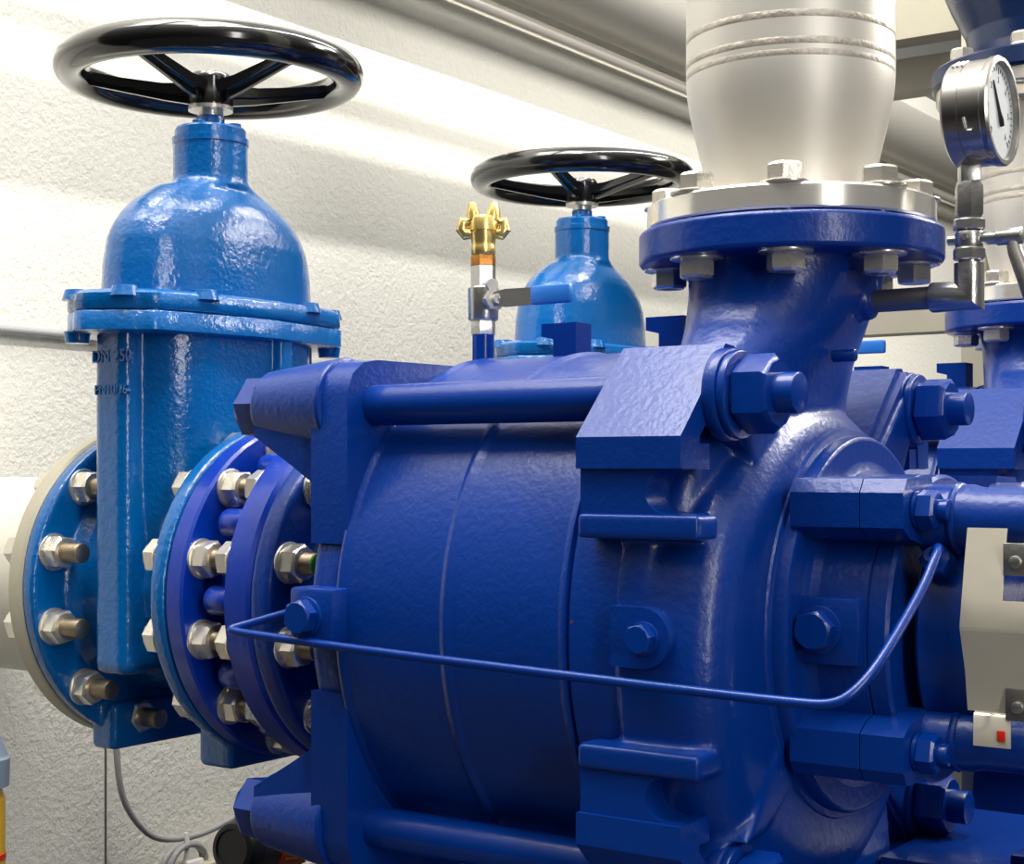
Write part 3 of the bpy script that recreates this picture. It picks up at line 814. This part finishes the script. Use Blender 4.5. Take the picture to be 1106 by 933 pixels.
# ------------------------------------------------------------------ room
structure(MB().box((Wx - .2, -.95, FLOOR - .1), (Wx, 9.0, 2.8)).build('wall_left', 'wall'))
structure(MB().box((Wx, -3.0, FLOOR - .1), (5.0, 9.0, FLOOR)).build('floor', 'floor'))
m = MB(); m.box((Wx - .001, .362, FLOOR), (Wx + .0015, .3655, -.2)); structure(m.build('trim_1', 'dullsteel'))

# ------------------------------------------------------------------ light
wd = bpy.data.worlds.new('World'); SC.world = wd; wd.use_nodes = True
nt = wd.node_tree; N = nt.nodes; L = nt.links
bg = N['Background']; tc = N.new('ShaderNodeTexCoord'); sp = N.new('ShaderNodeSeparateXYZ'); cr = N.new('ShaderNodeValToRGB')
mr = N.new('ShaderNodeMapRange'); mr.inputs['From Min'].default_value = -1; mr.inputs['From Max'].default_value = 1
L.new(tc.outputs['Generated'], sp.inputs[0]); L.new(sp.outputs['Z'], mr.inputs['Value']); L.new(mr.outputs['Result'], cr.inputs['Fac']); L.new(cr.outputs['Color'], bg.inputs['Color'])
cr.color_ramp.elements[0].position = .45; cr.color_ramp.elements[0].color = (.006, .006, .006, 1)
cr.color_ramp.elements[1].position = .93; cr.color_ramp.elements[1].color = (1.7, 1.69, 1.64, 1)
e = cr.color_ramp.elements.new(.53); e.color = (.03, .03, .029, 1)
e = cr.color_ramp.elements.new(.62); e.color = (.11, .11, .105, 1)
e = cr.color_ramp.elements.new(.76); e.color = (.30, .30, .29, 1)
bg.inputs['Strength'].default_value = 0.9

def area(name, loc, target, sx, sy, power, color=(1, .97, .92), up=None):
    l = bpy.data.lights.new(name, 'AREA'); l.shape = 'RECTANGLE'; l.size = sx; l.size_y = sy; l.energy = power; l.color = color
    o = bpy.data.objects.new(name, l); COL.objects.link(o); o.location = loc
    d = (Vector(target) - Vector(loc)).normalized()
    if up is None: o.rotation_euler = d.to_track_quat('-Z', 'Y').to_euler()
    else:
        z = -d; x = Vector(up).cross(z).normalized(); y = z.cross(x)
        o.rotation_euler = Matrix((x, y, z)).transposed().to_euler()
    return o
for k, (x, z, r) in enumerate(((-.09, 1.46, .0375), (-.09, 1.572, .011))):      # unseen pipes added above the frame to cast the wall's shadow bands
    structure(MB().cyl((x, -2.5, z), (x, 2.45, z), r, n=32).build('shadow_pipe_%d' % (k + 1), 'dullsteel'))
area('ceiling_strip_light', (.9, .8, 2.6), (-.35, .8, .96), 4.5, .03, 100, up=(1, 0, 0))
area('window_light', (3.4, -1.75, 1.0), (.7, -.2, .1), .42, 2.5, 44, color=(1, .98, .95), up=(0, 0, 1))
area('roof_light', (-.15, -.55, 2.5), (.35, -.1, 0), 1.7, 1.3, 92, up=(0, 1, 0))
area('wall_wash', (2.3, 2.9, 2.1), (-.75, 1.1, .5), 1.6, 1.2, 150, color=(1, .965, .90), up=(0, 0, 1))

# ------------------------------------------------------------------ camera
f, al, hz = 1687.0, .9609, 506.6
Fw = Vector((-math.cos(al), math.sin(al), 0)); Rw = Vector((math.sin(al), math.cos(al), 0)); Up = Vector((0, 0, 1))
cam = bpy.data.cameras.new('camera'); co = bpy.data.objects.new('camera', cam); COL.objects.link(co)
mx = Matrix((Rw, Up, -Fw)).transposed().to_4x4(); mx.translation = Vector((1.3503, -1.4276, .1481))
co.matrix_world = mx
cam.sensor_fit = 'HORIZONTAL'; cam.sensor_width = 36; cam.lens = 36 * f / 1106
cam.shift_y = (hz - 466.5) / 1106; cam.clip_start = .02
SC.camera = co
vs = SC.view_settings; vs.view_transform = 'Standard'; vs.look = 'None'; vs.exposure = 0.0; vs.gamma = 1.0; vs.use_curve_mapping = False
